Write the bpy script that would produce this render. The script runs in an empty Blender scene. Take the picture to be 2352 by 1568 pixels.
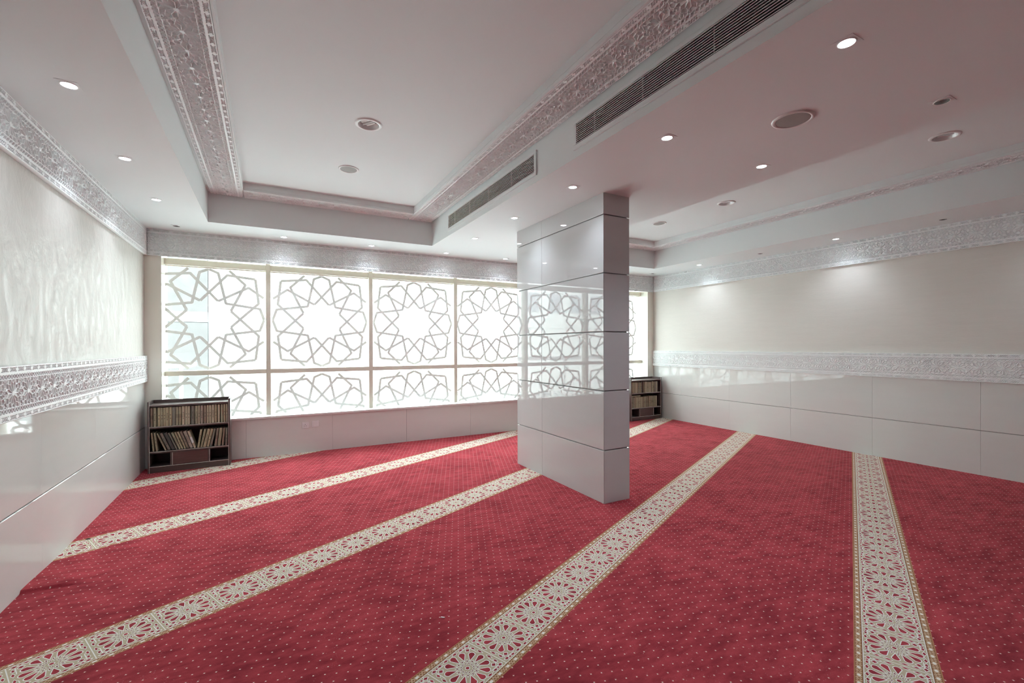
import bpy, math, random
import numpy as np
from mathutils import Matrix, Vector
from mathutils.geometry import delaunay_2d_cdt

random.seed(7)
C = bpy.context.scene.collection
SC = bpy.context.scene
PI = math.pi

# ------------------------------------------------------------------ camera
F_PX, CX, CY = 1035.7848, 1174.6381, 797.0197
YAW, PITCH, ROLL = 0.4945, -0.0033, -0.0026
cam = bpy.data.cameras.new('camera')
cam.sensor_width = 36.0
cam.lens = 36.0 * F_PX / 2352.0
cam.shift_x = (1176.0 - CX) / 2352.0
cam.shift_y = (CY - 784.0) / 2352.0
cam.clip_start = 0.05
co = bpy.data.objects.new('camera', cam)
C.objects.link(co)
fw = Vector((math.sin(YAW) * math.cos(PITCH), math.cos(YAW) * math.cos(PITCH), math.sin(PITCH)))
rt = Vector((math.cos(YAW), -math.sin(YAW), 0))
up = rt.cross(fw)
rt2 = rt * math.cos(ROLL) + up * math.sin(ROLL)
up2 = -rt * math.sin(ROLL) + up * math.cos(ROLL)
M = Matrix((rt2, up2, -fw)).transposed().to_4x4()
M.translation = (0, 0, 1.5)
co.matrix_world = M
SC.camera = co

# ------------------------------------------------------------------ world and exposure
SKY = 3.4
SPOT_W = 5.5
world = bpy.data.worlds.new('overcast_sky')
SC.world = world
world.use_nodes = True
bg = world.node_tree.nodes['Background']
bg.inputs[0].default_value = (0.85, 0.97, 1.01, 1)
bg.inputs[1].default_value = SKY
sun = bpy.data.lights.new('sun', 'SUN')
sun.energy = 14.0
sun.angle = 0.009
sun.color = (0.97, 0.985, 0.94)
so = bpy.data.objects.new('sun', sun)
C.objects.link(so)
so.rotation_euler = Vector((0.25, 0.80, -0.56)).to_track_quat('-Z', 'Y').to_euler()
SC.view_settings.view_transform = 'Standard'
SC.view_settings.look = 'None'
SC.view_settings.gamma = 1.0
SC.view_settings.use_curve_mapping = False
SC.view_settings.exposure = 2.0
SC.cycles.use_denoising = True
SC.cycles.filter_width = 1.1
SC.cycles.max_bounces = 9
SC.cycles.diffuse_bounces = 6
SC.cycles.glossy_bounces = 4
SC.cycles.transparent_max_bounces = 12
SC.cycles.sample_clamp_indirect = 6.0
SC.cycles.caustics_reflective = False
SC.cycles.caustics_refractive = False

# ------------------------------------------------------------------ dimensions (metres)
XL, XR, YB, YF = -1.3346, 7.1929, 6.9915, -5.5
ZC, ZT, ZTT = 2.945, 3.275, 3.36            # ceiling, tray frieze level, tray top
GL = 7.25                                    # glass plane
SILL0, SILL1 = 0.517, 0.545
CRZ0, CRZ1 = 2.62, 2.945
BEZ0, BEZ1 = 1.0712, 1.3887
JZ = 0.511


# ------------------------------------------------------------------ node helpers
def lin(r, g, b):
    f = lambda c: (c / 255 / 12.92) if c / 255 <= 0.04045 else ((c / 255 + 0.055) / 1.055) ** 2.4
    return (f(r), f(g), f(b), 1)


class X:
    """a number in a node tree; arithmetic on it adds Math nodes"""
    def __init__(s, nt, v):
        s.nt, s.v = nt, v

    def op(s, name, *o):
        n = s.nt.nodes.new('ShaderNodeMath')
        n.operation = name
        for i, a in enumerate((s,) + o):
            a = a.v if isinstance(a, X) else a
            if isinstance(a, (int, float)):
                n.inputs[i].default_value = a
            else:
                s.nt.links.new(a, n.inputs[i])
        return X(s.nt, n.outputs[0])

    def __add__(s, o): return s.op('ADD', o)
    def __sub__(s, o): return s.op('SUBTRACT', o)
    def __mul__(s, o): return s.op('MULTIPLY', o)
    def __truediv__(s, o): return s.op('DIVIDE', o)
    def __radd__(s, o): return X(s.nt, o).op('ADD', s)
    def __rsub__(s, o): return X(s.nt, o).op('SUBTRACT', s)
    def __rmul__(s, o): return s.op('MULTIPLY', o)
    def __neg__(s): return s.op('MULTIPLY', -1.0)
    def __lt__(s, o): return s.op('LESS_THAN', o)
    def __gt__(s, o): return s.op('GREATER_THAN', o)
    def abs(s): return s.op('ABSOLUTE')
    def floor(s): return s.op('FLOOR')
    def round(s): return s.op('ROUND')
    def fract(s): return s.op('FRACT')
    def sin(s): return s.op('SINE')
    def cos(s): return s.op('COSINE')
    def sqrt(s): return s.op('SQRT')
    def min(s, o): return s.op('MINIMUM', o)
    def max(s, o): return s.op('MAXIMUM', o)
    def atan2(s, o): return s.op('ARCTAN2', o)
    def clamp(s):
        r = s.op('ADD', 0.0)
        r.v.node.use_clamp = True
        return r


def new_mat(name):
    m = bpy.data.materials.new(name)
    m.use_nodes = True
    nt = m.node_tree
    return m, nt, nt.nodes['Principled BSDF']


def mixcol(nt, fac, a, b):
    n = nt.nodes.new('ShaderNodeMix')
    n.data_type = 'RGBA'
    if isinstance(fac, X):
        nt.links.new(fac.v, n.inputs[0])
    else:
        n.inputs[0].default_value = fac
    for i, c in ((6, a), (7, b)):
        if isinstance(c, tuple):
            n.inputs[i].default_value = c
        else:
            nt.links.new(c, n.inputs[i])
    return n.outputs[2]


def noise(nt, vec, scale, detail=2.0, rough=0.5):
    n = nt.nodes.new('ShaderNodeTexNoise')
    n.inputs['Scale'].default_value = scale
    n.inputs['Detail'].default_value = detail
    n.inputs['Roughness'].default_value = rough
    if vec is not None:
        nt.links.new(vec, n.inputs['Vector'])
    return X(nt, n.outputs[0])


def world_pos(nt, scale=(1, 1, 1)):
    g = nt.nodes.new('ShaderNodeNewGeometry')
    mp = nt.nodes.new('ShaderNodeMapping')
    mp.inputs['Scale'].default_value = scale
    nt.links.new(g.outputs['Position'], mp.inputs['Vector'])
    return mp.outputs[0]


def bump(nt, bsdf, h, strength, dist):
    b = nt.nodes.new('ShaderNodeBump')
    b.inputs['Strength'].default_value = strength
    b.inputs['Distance'].default_value = dist
    nt.links.new(h.v, b.inputs['Height'])
    nt.links.new(b.outputs[0], bsdf.inputs['Normal'])
    return b


def surf(name, col, rough=0.5, spec=0.5, var=0.04, vscale=3.0, metal=0.0, stretch=(1, 1, 1), bmp=None, coat=0.0):
    m, nt, b = new_mat(name)
    v = world_pos(nt, stretch)
    n = noise(nt, v, vscale, 3.0)
    dark = tuple(c * (1 - var * 2) for c in col[:3]) + (1,)
    nt.links.new(mixcol(nt, n, dark, tuple(min(1, c * (1 + var * 0.6)) for c in col[:3]) + (1,)), b.inputs['Base Color'])
    b.inputs['Roughness'].default_value = rough
    b.inputs['Specular IOR Level'].default_value = spec
    b.inputs['Metallic'].default_value = metal
    b.inputs['Coat Weight'].default_value = coat
    b.inputs['Coat Roughness'].default_value = 0.02
    if bmp:
        s, st, d = bmp
        bump(nt, b, noise(nt, v, s, 3.0), st, d)
    return m


MAT = {}
MAT['ceiling'] = surf('ceiling_paint', (0.775, 0.80, 0.80, 1), 0.7, 0.3, 0.015, 1.2)
MAT['plaster_gloss'] = None
MAT['plaster'] = surf('satin_wall_paint', (0.69, 0.65, 0.605, 1), 0.5, 0.35, 0.03, 2.5, stretch=(1, 1, 9), bmp=(14, 0.12, 0.01))
MAT['tile'] = surf('polished_wall_tile', (0.72, 0.72, 0.70, 1), 0.035, 0.36, 0.02, 2.0, stretch=(1, 1, 6))
MAT['tile_back'] = surf('tile_joint_shadow_gap', (0.42, 0.42, 0.42, 1), 0.6, 0.3)
MAT['column'] = surf('polished_column_panel', (0.60, 0.605, 0.605, 1), 0.03, 0.42, 0.02, 2.0, stretch=(1, 1, 6))
MAT['sill'] = surf('polished_white_stone', (0.80, 0.79, 0.77, 1), 0.08, 0.5, 0.04, 5.0)
MAT['frieze'] = surf('carved_white_plaster', (0.90, 0.925, 0.925, 1), 0.5, 0.35, 0.02, 5.0)
MAT['jamb'] = surf('cream_reveal_paint', (0.80, 0.77, 0.69, 1), 0.22, 0.5, 0.02, 3.0)
MAT['frame'] = surf('cream_aluminium_frame', (0.74, 0.69, 0.59, 1), 0.4, 0.4, 0.02, 6.0)
MAT['wood'] = surf('dark_brown_laminate', lin(96, 82, 79), 0.35, 0.5, 0.2, 6.0, stretch=(1, 1, 12))
MAT['wood_edge'] = surf('pale_laminate_edge', (0.74, 0.70, 0.67, 1), 0.35, 0.5, 0.15, 20.0)
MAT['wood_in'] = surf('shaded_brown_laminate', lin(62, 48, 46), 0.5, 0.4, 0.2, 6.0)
MAT['drawer'] = surf('reddish_brown_laminate', lin(94, 66, 64), 0.35, 0.5, 0.2, 6.0, stretch=(1, 1, 12))
MAT['pages'] = surf('paper_edges', lin(205, 195, 170), 0.8, 0.2, 0.08, 60.0)
MAT['white_metal'] = surf('white_enamel', (0.80, 0.79, 0.78, 1), 0.35, 0.5, 0.01, 4.0)
MAT['slat'] = surf('grey_enamel_slat', (0.74, 0.73, 0.71, 1), 0.4, 0.5, 0.02, 4.0)
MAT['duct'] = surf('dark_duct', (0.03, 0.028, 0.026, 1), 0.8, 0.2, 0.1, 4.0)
MAT['plastic'] = surf('white_plastic', (0.78, 0.77, 0.78, 1), 0.3, 0.5, 0.01, 10.0)
MAT['hole'] = surf('dark_socket_hole', (0.02, 0.02, 0.02, 1), 0.6, 0.3)
MAT['speaker'] = surf('grey_perforated_metal', (0.36, 0.34, 0.32, 1), 0.6, 0.4, 0.05, 90.0)
MAT['chrome'] = surf('bright_reflector', (0.82, 0.83, 0.83, 1), 0.18, 0.6, 0.02, 8.0, coat=0.5)
MAT['lamp_off'] = surf('unlit_lamp_glass', (0.10, 0.09, 0.085, 1), 0.15, 0.6, 0.05, 30.0)
MAT['tube'] = surf('opal_lamp_tube', (0.85, 0.85, 0.84, 1), 0.2, 0.5)
MAT['lint'] = surf('dark_lint', (0.05, 0.035, 0.03, 1), 0.9, 0.1)
MAT['paper'] = surf('white_scrap_paper', (0.85, 0.82, 0.84, 1), 0.8, 0.2)
MAT['cool_paint'] = surf('cool_grey_wall_paint', (0.47, 0.50, 0.53, 1), 0.5, 0.4, 0.03, 2.0)
MAT['facade'] = surf('pale_facade_render', (0.40, 0.42, 0.42, 1), 0.8, 0.2, 0.05, 0.5)
MAT['facade_grey'] = surf('grey_facade_cladding', (0.052, 0.053, 0.054, 1), 0.9, 0.0, 0.12, 1.2, stretch=(2, 1, 2))
MAT['window_far'] = surf('distant_window_glass', (0.22, 0.24, 0.26, 1), 0.2, 0.5, 0.1, 1.0)
MAT['paving'] = surf('pale_street_paving', (0.43, 0.465, 0.475, 1), 0.85, 0.2, 0.1, 0.8)
MAT['awning'] = surf('grey_canopy_cloth', (0.20, 0.20, 0.21, 1), 0.8, 0.2, 0.1, 1.0)

# trowelled glossy paint of the left wall
m, nt, b = new_mat('trowelled_gloss_paint')
v = world_pos(nt, (1, 1.0, 0.62))
n1 = noise(nt, v, 9.0, 5.0, 0.62)
n1.v.node.inputs['Distortion'].default_value = 1.2
nt.links.new(mixcol(nt, n1, (0.575, 0.545, 0.51, 1), (0.625, 0.595, 0.555, 1)), b.inputs['Base Color'])
b.inputs['Roughness'].default_value = 0.6
b.inputs['Specular IOR Level'].default_value = 0.15
b.inputs['Coat Weight'].default_value = 0.32
b.inputs['Coat Roughness'].default_value = 0.05
bp = nt.nodes.new('ShaderNodeBump')
bp.inputs['Strength'].default_value = 1.0
bp.inputs['Distance'].default_value = 0.03
nt.links.new(n1.v, bp.inputs['Height'])
nt.links.new(bp.outputs[0], b.inputs['Coat Normal'])
MAT['plaster_gloss'] = m

# window glass: clear, mirror-like by Fresnel only
m, nt, b = new_mat('window_glass')
nt.nodes.remove(b)
tr = nt.nodes.new('ShaderNodeBsdfTransparent')
tr.inputs[0].default_value = (0.93, 0.95, 0.94, 1)
gl = nt.nodes.new('ShaderNodeBsdfGlossy')
gl.inputs['Roughness'].default_value = 0.0
gg = nt.nodes.new('ShaderNodeNewGeometry')
dt = nt.nodes.new('ShaderNodeVectorMath')
dt.operation = 'DOT_PRODUCT'
nt.links.new(gg.outputs['Incoming'], dt.inputs[0])
nt.links.new(gg.outputs['Normal'], dt.inputs[1])
fr = 1.0 - X(nt, dt.outputs['Value']).abs()
fr = fr.op('POWER', 5.0) * 0.96 + 0.035
mx = nt.nodes.new('ShaderNodeMixShader')
nt.links.new(fr.v, mx.inputs[0])
nt.links.new(tr.outputs[0], mx.inputs[1])
nt.links.new(gl.outputs[0], mx.inputs[2])
nt.links.new(mx.outputs[0], nt.nodes['Material Output'].inputs[0])
MAT['glass'] = m

# grey adhesive film, a little light comes through
m, nt, b = new_mat('grey_window_film')
nt.nodes.remove(b)
df = nt.nodes.new('ShaderNodeBsdfDiffuse')
df.inputs[0].default_value = (0.58, 0.575, 0.56, 1)
tl = nt.nodes.new('ShaderNodeBsdfTranslucent')
tl.inputs[0].default_value = (0.64, 0.60, 0.57, 1)
mx = nt.nodes.new('ShaderNodeMixShader')
mx.inputs[0].default_value = 0.052
nt.links.new(df.outputs[0], mx.inputs[1])
nt.links.new(tl.outputs[0], mx.inputs[2])
nt.links.new(mx.outputs[0], nt.nodes['Material Output'].inputs[0])
MAT['film'] = m

# lit lamp lens
m, nt, b = new_mat('lit_lamp_lens')
b.inputs['Base Color'].default_value = (0.9, 0.92, 0.95, 1)
b.inputs['Emission Color'].default_value = (0.88, 0.94, 1.0, 1)
b.inputs['Emission Strength'].default_value = 14.0
MAT['lens'] = m


# carpet: red ground with woven dots, patterned prayer-row bands
def make_carpet():
    m, nt, b = new_mat('woven_prayer_carpet')
    g = nt.nodes.new('ShaderNodeNewGeometry')
    sep = nt.nodes.new('ShaderNodeSeparateXYZ')
    nt.links.new(g.outputs['Position'], sep.inputs[0])
    x, y = X(nt, sep.outputs[0]), X(nt, sep.outputs[1])
    a = math.radians(65.3)
    sa, ca = math.sin(a), math.cos(a)
    t = x * sa + y * ca                       # along a band
    n = x * ca - y * sa                       # across the bands
    PER, C0 = 1.598, 0.172
    un = (n - C0) / PER
    k = un.round()
    u = (un - k) * PER
    w = u.abs()
    pos = g.outputs['Position']
    n1 = noise(nt, pos, 2.2, 4.0, 0.6)
    mp = nt.nodes.new('ShaderNodeMapping')
    mp.inputs['Rotation'].default_value = (0, 0, a)
    mp.inputs['Scale'].default_value = (1.0, 2.6, 1)
    nt.links.new(pos, mp.inputs['Vector'])
    n2 = noise(nt, mp.outputs[0], 6.5, 5.0, 0.62)
    n3 = noise(nt, pos, 240.0, 2.0, 0.7)
    f = ((n1 - 0.5) * 1.6 + (n2 - 0.5) * 2.6 + 0.5).clamp()
    red = mixcol(nt, f, (0.23, 0.026, 0.037, 1), (0.50, 0.068, 0.086, 1))
    red = mixcol(nt, ((n3 - 0.5) * 1.2 + 0.3).clamp() * 0.35, red, (0.50, 0.09, 0.11, 1))
    # dots on a diamond lattice
    ht, hn = 0.2735 / 7.5, PER / 46
    gt = t / ht + 0.06
    gn = u / hn + 0.25
    gi, gj = gt.round(), gn.round()
    par = ((gi + gj) * 0.5).fract()           # 0.5 where a dot sits
    dx = (gt - gi).abs() * ht
    dy = (gn - gj).abs() * hn
    dot = ((dx + dy * 2.0).min(dy + dx * 2.0) < 0.0056) * (par > 0.25)
    col = mixcol(nt, dot * 0.92, red, (0.90, 0.78, 0.70, 1))
    # lint
    lint = (noise(nt, pos, 170.0, 1.0) > 0.725) * (n1 > 0.5)
    col = mixcol(nt, lint * 0.6, col, (0.75, 0.55, 0.55, 1))
    TAN, WHT, RST = (0.58, 0.50, 0.36, 1), (0.90, 0.89, 0.85, 1), (0.31, 0.15, 0.075, 1)
    # guilloche borders
    zone = w < 0.1615
    col = mixcol(nt, zone, col, (0.50, 0.25, 0.13, 1))
    col = mixcol(nt, w < 0.1575, col, RST)
    bl = 0.2735 / 4.5
    q = ((t / bl).fract() - 0.5) * bl
    wob = (q * (4 * PI / bl)).sin() * 0.0085
    strand = ((w - 0.1425 - wob).abs() < 0.0048).max((w - 0.1425 + wob).abs() < 0.0030)
    col = mixcol(nt, strand * (w < 0.1560), col, (0.62, 0.44, 0.29, 1))
    bead = ((q / 0.0100) * (q / 0.0100) + ((w - 0.1425) / 0.0072) * ((w - 0.1425) / 0.0072)) < 1.0
    col = mixcol(nt, bead, col, (0.90, 0.87, 0.81, 1))
    col = mixcol(nt, w < 0.1290, col, (0.26, 0.14, 0.07, 1))
    col = mixcol(nt, w < 0.1265, col, WHT)
    # tiled field
    ph = ((k + 2.0).abs() < 0.5) * 0.766 + ((k + 3.0).abs() < 0.5) * 0.83
    s = ((t - 1.4118) / 0.2735 - ph).fract() - 0.5
    p = s * 0.2735
    ap = p.abs()
    field = w < 0.1225
    inner = TAN
    # thin grid lines of the outer ring
    gline = ((ap - 0.1365).abs() < 0.0020).max(((w - 0.1015).abs() < 0.0022) * (ap < 0.128)).max(((ap - 0.1085).abs() < 0.0022))
    fc = mixcol(nt, gline, TAN, WHT)
    r = (p * p + u * u).sqrt()
    th = u.atan2(p)
    ths = th / (PI / 6)
    thd = (ths - ths.round()) * (PI / 6)
    thh = (ths - ths.floor() - 0.5) * (PI / 6)
    # ground of rosette
    fc = mixcol(nt, (r < 0.1135), fc, TAN)
    # outer ring of small pieces, folded into one quadrant
    sd = None
    for (ax, ay, ex, ey) in ((0.030, 0.1125, 0.0125, 0.0058), (0.070, 0.1110, 0.0110, 0.0058), (0.0905, 0.0830, 0.0095, 0.0095),
                             (0.1105, 0.1060, 0.0100, 0.0075), (0.1170, 0.0720, 0.0055, 0.0110), (0.1210, 0.0300, 0.0052, 0.0130), (0.0905, 0.1105, 0.006, 0.005)):
        d = (ap - ax).abs() / ex + (w - ay).abs() / ey
        sd = d if sd is None else sd.min(d)
    fc = mixcol(nt, sd < 1.75, fc, WHT)
    fc = mixcol(nt, sd < 1.15, fc, red)
    # twelve petals
    px, py = r * thd.cos(), (r * thd.sin()).abs()
    over = (px - 0.0925).max(0.0)
    round_ = (over * over + py * py).sqrt() - 0.0142
    tear = (py - (px - 0.053) * 0.36).max(round_)
    fc = mixcol(nt, tear < 0.0044, fc, WHT)
    fc = mixcol(nt, tear < 0.0, fc, red)
    # inner stars
    qx, qy = r * thh.cos(), (r * thh.sin()).abs()
    d1 = (qx - 0.0470).abs() / 0.0085 + qy / 0.0040
    d2 = (px - 0.0300).abs() / 0.0060 + py / 0.0034
    fc = mixcol(nt, d1.min(d2) < 1.75, fc, WHT)
    fc = mixcol(nt, d1.min(d2) < 0.9, fc, (0.22, 0.07, 0.06, 1))
    fc = mixcol(nt, r < 0.0215, fc, TAN)
    fc = mixcol(nt, r < 0.0125, fc, WHT)
    fc = mixcol(nt, r < 0.0085, fc, red)
    col = mixcol(nt, field, col, fc)
    nt.links.new(col, b.inputs['Base Color'])
    b.inputs['Roughness'].default_value = 0.95
    b.inputs['Specular IOR Level'].default_value = 0.0
    b.inputs['Sheen Weight'].default_value = 0.16
    b.inputs['Sheen Tint'].default_value = (0.9, 0.42, 0.42, 1)
    b.inputs['Sheen Roughness'].default_value = 0.4
    bump(nt, b, n3 * 0.6 + n2 * 0.6, 0.5, 0.006)
    return m


MAT['carpet'] = make_carpet()


def book_mat(name, col, kind):
    """cloth cover; marks sit on the spine in the book's own coordinates (0..1 high, +-0.5 wide)"""
    m, nt, b = new_mat(name)
    tc = nt.nodes.new('ShaderNodeTexCoord')
    sp = nt.nodes.new('ShaderNodeSeparateXYZ')
    nt.links.new(tc.outputs['Object'], sp.inputs[0])
    x, y, z = (X(nt, o) for o in sp.outputs)
    oi = nt.nodes.new('ShaderNodeObjectInfo')
    rv = X(nt, oi.outputs['Random'])
    n = noise(nt, world_pos(nt), 60.0, 3.0)
    base = mixcol(nt, (n * 0.7 + rv * 0.3).clamp(), tuple(c * 0.72 for c in col[:3]) + (1,), tuple(min(1, c * 1.15) for c in col[:3]) + (1,))
    spine = y < -0.40
    dark = tuple(c * 0.22 for c in col[:3]) + (1,)
    if kind == 'dots':
        d = ((x / 0.20) * (x / 0.20) + ((z - 0.58) / 0.022) * ((z - 0.58) / 0.022)).min((x / 0.20) * (x / 0.20) + ((z - 0.40) / 0.022) * ((z - 0.40) / 0.022))
        base = mixcol(nt, spine * (d < 1.0), base, dark)
    elif kind == 'oval':
        d = (x / 0.30) * (x / 0.30) + ((z - 0.5) / 0.10) * ((z - 0.5) / 0.10)
        base = mixcol(nt, spine * (d < 1.3) * 0.55, base, dark)
        base = mixcol(nt, spine * (d < 0.6), base, tuple(c * 0.75 for c in col[:3]) + (1,))
        d = ((x / 0.2).abs() + ((z - 0.66) / 0.035).abs()).min((x / 0.2).abs() + ((z - 0.34) / 0.035).abs())
        base = mixcol(nt, spine * (d < 1.0), base, dark)
    elif kind == 'band':
        base = mixcol(nt, spine * ((z - 0.5).abs() < 0.10) * 0.6, base, tuple(c * 0.45 for c in col[:3]) + (1,))
    elif kind == 'label':
        base = mixcol(nt, spine * ((z - 0.47).abs() < 0.17), base, (0.72, 0.70, 0.70, 1))
    nt.links.new(base, b.inputs['Base Color'])
    b.inputs['Roughness'].default_value = 0.6
    return m


TANB, BEI, GRY, DGR, OLV, BRN, PNK = lin(172, 160, 132), lin(184, 174, 150), lin(130, 127, 116), lin(86, 87, 83), lin(160, 154, 130), lin(138, 123, 108), lin(164, 150, 137)
BOOK = {}


def bmat(colname, kind):
    key = (colname, kind)
    if key not in BOOK:
        BOOK[key] = book_mat('book_cloth_%s_%s' % key, {'tan': TANB, 'beige': BEI, 'grey': GRY, 'dark grey': DGR, 'olive': OLV, 'brown': BRN, 'pinkish beige': PNK}[colname], kind)
    return BOOK[key]


# ------------------------------------------------------------------ mesh helpers
class MB:
    def __init__(s):
        s.v, s.f, s.mi = [], [], []

    def quad(s, a, b, c, d, mi=0):
        i = len(s.v)
        s.v += [a, b, c, d]
        s.f.append((i, i + 1, i + 2, i + 3))
        s.mi.append(mi)

    def box(s, x0, x1, y0, y1, z0, z1, mi=0):
        i = len(s.v)
        s.v += [(x0, y0, z0), (x1, y0, z0), (x1, y1, z0), (x0, y1, z0), (x0, y0, z1), (x1, y0, z1), (x1, y1, z1), (x0, y1, z1)]
        for q in ((0, 3, 2, 1), (4, 5, 6, 7), (0, 1, 5, 4), (1, 2, 6, 5), (2, 3, 7, 6), (3, 0, 4, 7)):
            s.f.append(tuple(i + k for k in q))
            s.mi.append(mi)

    def prism(s, pts, z0, z1, mi=0):
        i, n = len(s.v), len(pts)
        s.v += [(p[0], p[1], z0) for p in pts] + [(p[0], p[1], z1) for p in pts]
        s.f.append(tuple(i + k for k in reversed(range(n))))
        s.f.append(tuple(i + n + k for k in range(n)))
        s.mi += [mi, mi]
        for k in range(n):
            s.f.append((i + k, i + (k + 1) % n, i + n + (k + 1) % n, i + n + k))
            s.mi.append(mi)

    def prism_xz(s, pts, y0, y1, mi=0):
        i, n = len(s.v), len(pts)
        s.v += [(p[0], y0, p[1]) for p in pts] + [(p[0], y1, p[1]) for p in pts]
        s.f.append(tuple(i + k for k in range(n)))
        s.f.append(tuple(i + n + k for k in reversed(range(n))))
        s.mi += [mi, mi]
        for k in range(n):
            s.f.append((i + k, i + n + k, i + n + (k + 1) % n, i + (k + 1) % n))
            s.mi.append(mi)

    def lathe(s, prof, seg=32, mi=0, closed=False):
        """profile of (radius, z) turned about the z axis"""
        i = len(s.v)
        n = len(prof)
        for k in range(seg):
            a = 2 * PI * k / seg
            for r, z in prof:
                s.v.append((r * math.cos(a), r * math.sin(a), z))
        rng = n if closed else n - 1
        for k in range(seg):
            for j in range(rng):
                a0, a1 = i + k * n + j, i + k * n + (j + 1) % n
                b0, b1 = i + ((k + 1) % seg) * n + j, i + ((k + 1) % seg) * n + (j + 1) % n
                s.f.append((a0, b0, b1, a1))
                s.mi.append(mi)

    def mesh(s, name, mats, smooth=False):
        me = bpy.data.meshes.new(name)
        me.from_pydata(s.v, [], s.f)
        for m_ in (mats if isinstance(mats, (list, tuple)) else [mats]):
            me.materials.append(m_)
        me.polygons.foreach_set('material_index', s.mi)
        if smooth:
            me.polygons.foreach_set('use_smooth', [True] * len(s.f))
        me.update()
        return me

    def obj(s, name, mats, parent=None, smooth=False, bevel=0.0):
        o = bpy.data.objects.new(name, s.mesh(name, mats, smooth))
        C.objects.link(o)
        if parent is not None:
            o.parent = parent
        if bevel:
            md = o.modifiers.new('bevel', 'BEVEL')
            md.width = bevel
            md.segments = 2
            md.limit_method = 'ANGLE'
        return o


def inst(name, me, parent=None, loc=(0, 0, 0), rot=None, matrix=None):
    o = bpy.data.objects.new(name, me)
    C.objects.link(o)
    if parent is not None:
        o.parent = parent
    if matrix is not None:
        o.matrix_local = matrix
    else:
        o.location = loc
        if rot:
            o.rotation_euler = rot
    return o


def thing(name, label, cat, loc=(0, 0, 0), rz=0.0, group=None):
    o = bpy.data.objects.new(name, None)
    o.empty_display_size = 0.1
    C.objects.link(o)
    o.location = loc
    o.rotation_euler = (0, 0, rz)
    tag(o, label, cat, group)
    return o


def tag(o, label, cat, group=None):
    o['label'] = label
    o['category'] = cat
    if group:
        o['group'] = group


def struct(o):
    o['kind'] = 'structure'
    return o


# ------------------------------------------------------------------ floor
def build_floor():
    def axis(a, b, fa, fb, coarse, fine):
        xs = list(np.arange(a, fa, coarse)) + list(np.arange(fa, fb, fine)) + list(np.arange(fb, b, coarse)) + [b]
        return np.array(xs)
    xs = axis(XL - 0.05, XR + 0.05, XL - 0.02, -0.75, 0.25, 0.0125)
    ys = axis(YF - 0.05, YB + 0.05, 3.7, 4.9, 0.25, 0.007)
    gx, gy = np.meshgrid(xs, ys, indexing='ij')
    # a lifted fold of carpet beside the left wall
    sm = lambda e0, e1, q: (lambda k: k * k * (3 - 2 * k))(np.clip((q - e0) / (e1 - e0), 0, 1))
    lift = sm(3.806, 3.820, gy + 0.05 * (gx + 1.04)) * (1 - sm(3.84, 4.35, gy)) * (1 - sm(-1.16, -1.03, gx))
    crease = np.exp(-((gx + 1.045 + 0.02 * (gy - 4.2)) / 0.016) ** 2) * sm(3.82, 3.9, gy) * (1 - sm(4.3, 4.72, gy))
    rnd = 0.0
    gz = 0.017 * lift + 0.005 * crease + rnd
    nx, ny = gx.shape
    v = np.stack([gx, gy, gz], -1).reshape(-1, 3)
    idx = np.arange(nx * ny).reshape(nx, ny)
    f = np.stack([idx[:-1, :-1], idx[1:, :-1], idx[1:, 1:], idx[:-1, 1:]], -1).reshape(-1, 4)
    me = bpy.data.meshes.new('floor')
    me.from_pydata(v.tolist(), [], f.tolist())
    me.materials.append(MAT['carpet'])
    me.polygons.foreach_set('use_smooth', [True] * len(f))
    o = bpy.data.objects.new('floor', me)
    C.objects.link(o)
    struct(o)


build_floor()

# ------------------------------------------------------------------ ceiling with two stepped trays
T1 = (-0.610, 2.090, -4.6, 6.280)            # x0 x1 y0 y1 of the tray mouths
T2 = (3.850, 6.425, -4.6, 6.220)
I1 = (-0.243, 1.726, -4.23, 5.950)           # upper recess
I2 = (4.217, 6.112, -4.23, 5.910)


def ring(mb, o, i, z, down=True):
    (ox0, ox1, oy0, oy1), (ix0, ix1, iy0, iy1) = o, i
    for (a, b, c, d) in ((ox0, ox1, oy0, iy0), (ox0, ox1, iy1, oy1), (ox0, ix0, iy0, iy1), (ix1, ox1, iy0, iy1)):
        if b - a > 1e-6 and d - c > 1e-6:
            mb.quad((a, c, z), (a, d, z), (b, d, z), (b, c, z))


def sides(mb, r, z0, z1):
    x0, x1, y0, y1 = r
    mb.quad((x0, y0, z0), (x0, y0, z1), (x0, y1, z1), (x0, y1, z0))
    mb.quad((x1, y0, z0), (x1, y1, z0), (x1, y1, z1), (x1, y0, z1))
    mb.quad((x0, y1, z0), (x0, y1, z1), (x1, y1, z1), (x1, y1, z0))
    mb.quad((x0, y0, z0), (x1, y0, z0), (x1, y0, z1), (x0, y0, z1))


CANS = [(0.748, 3.905), (5.330, 1.712), (5.290, 3.868)]      # recessed downlights


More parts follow.
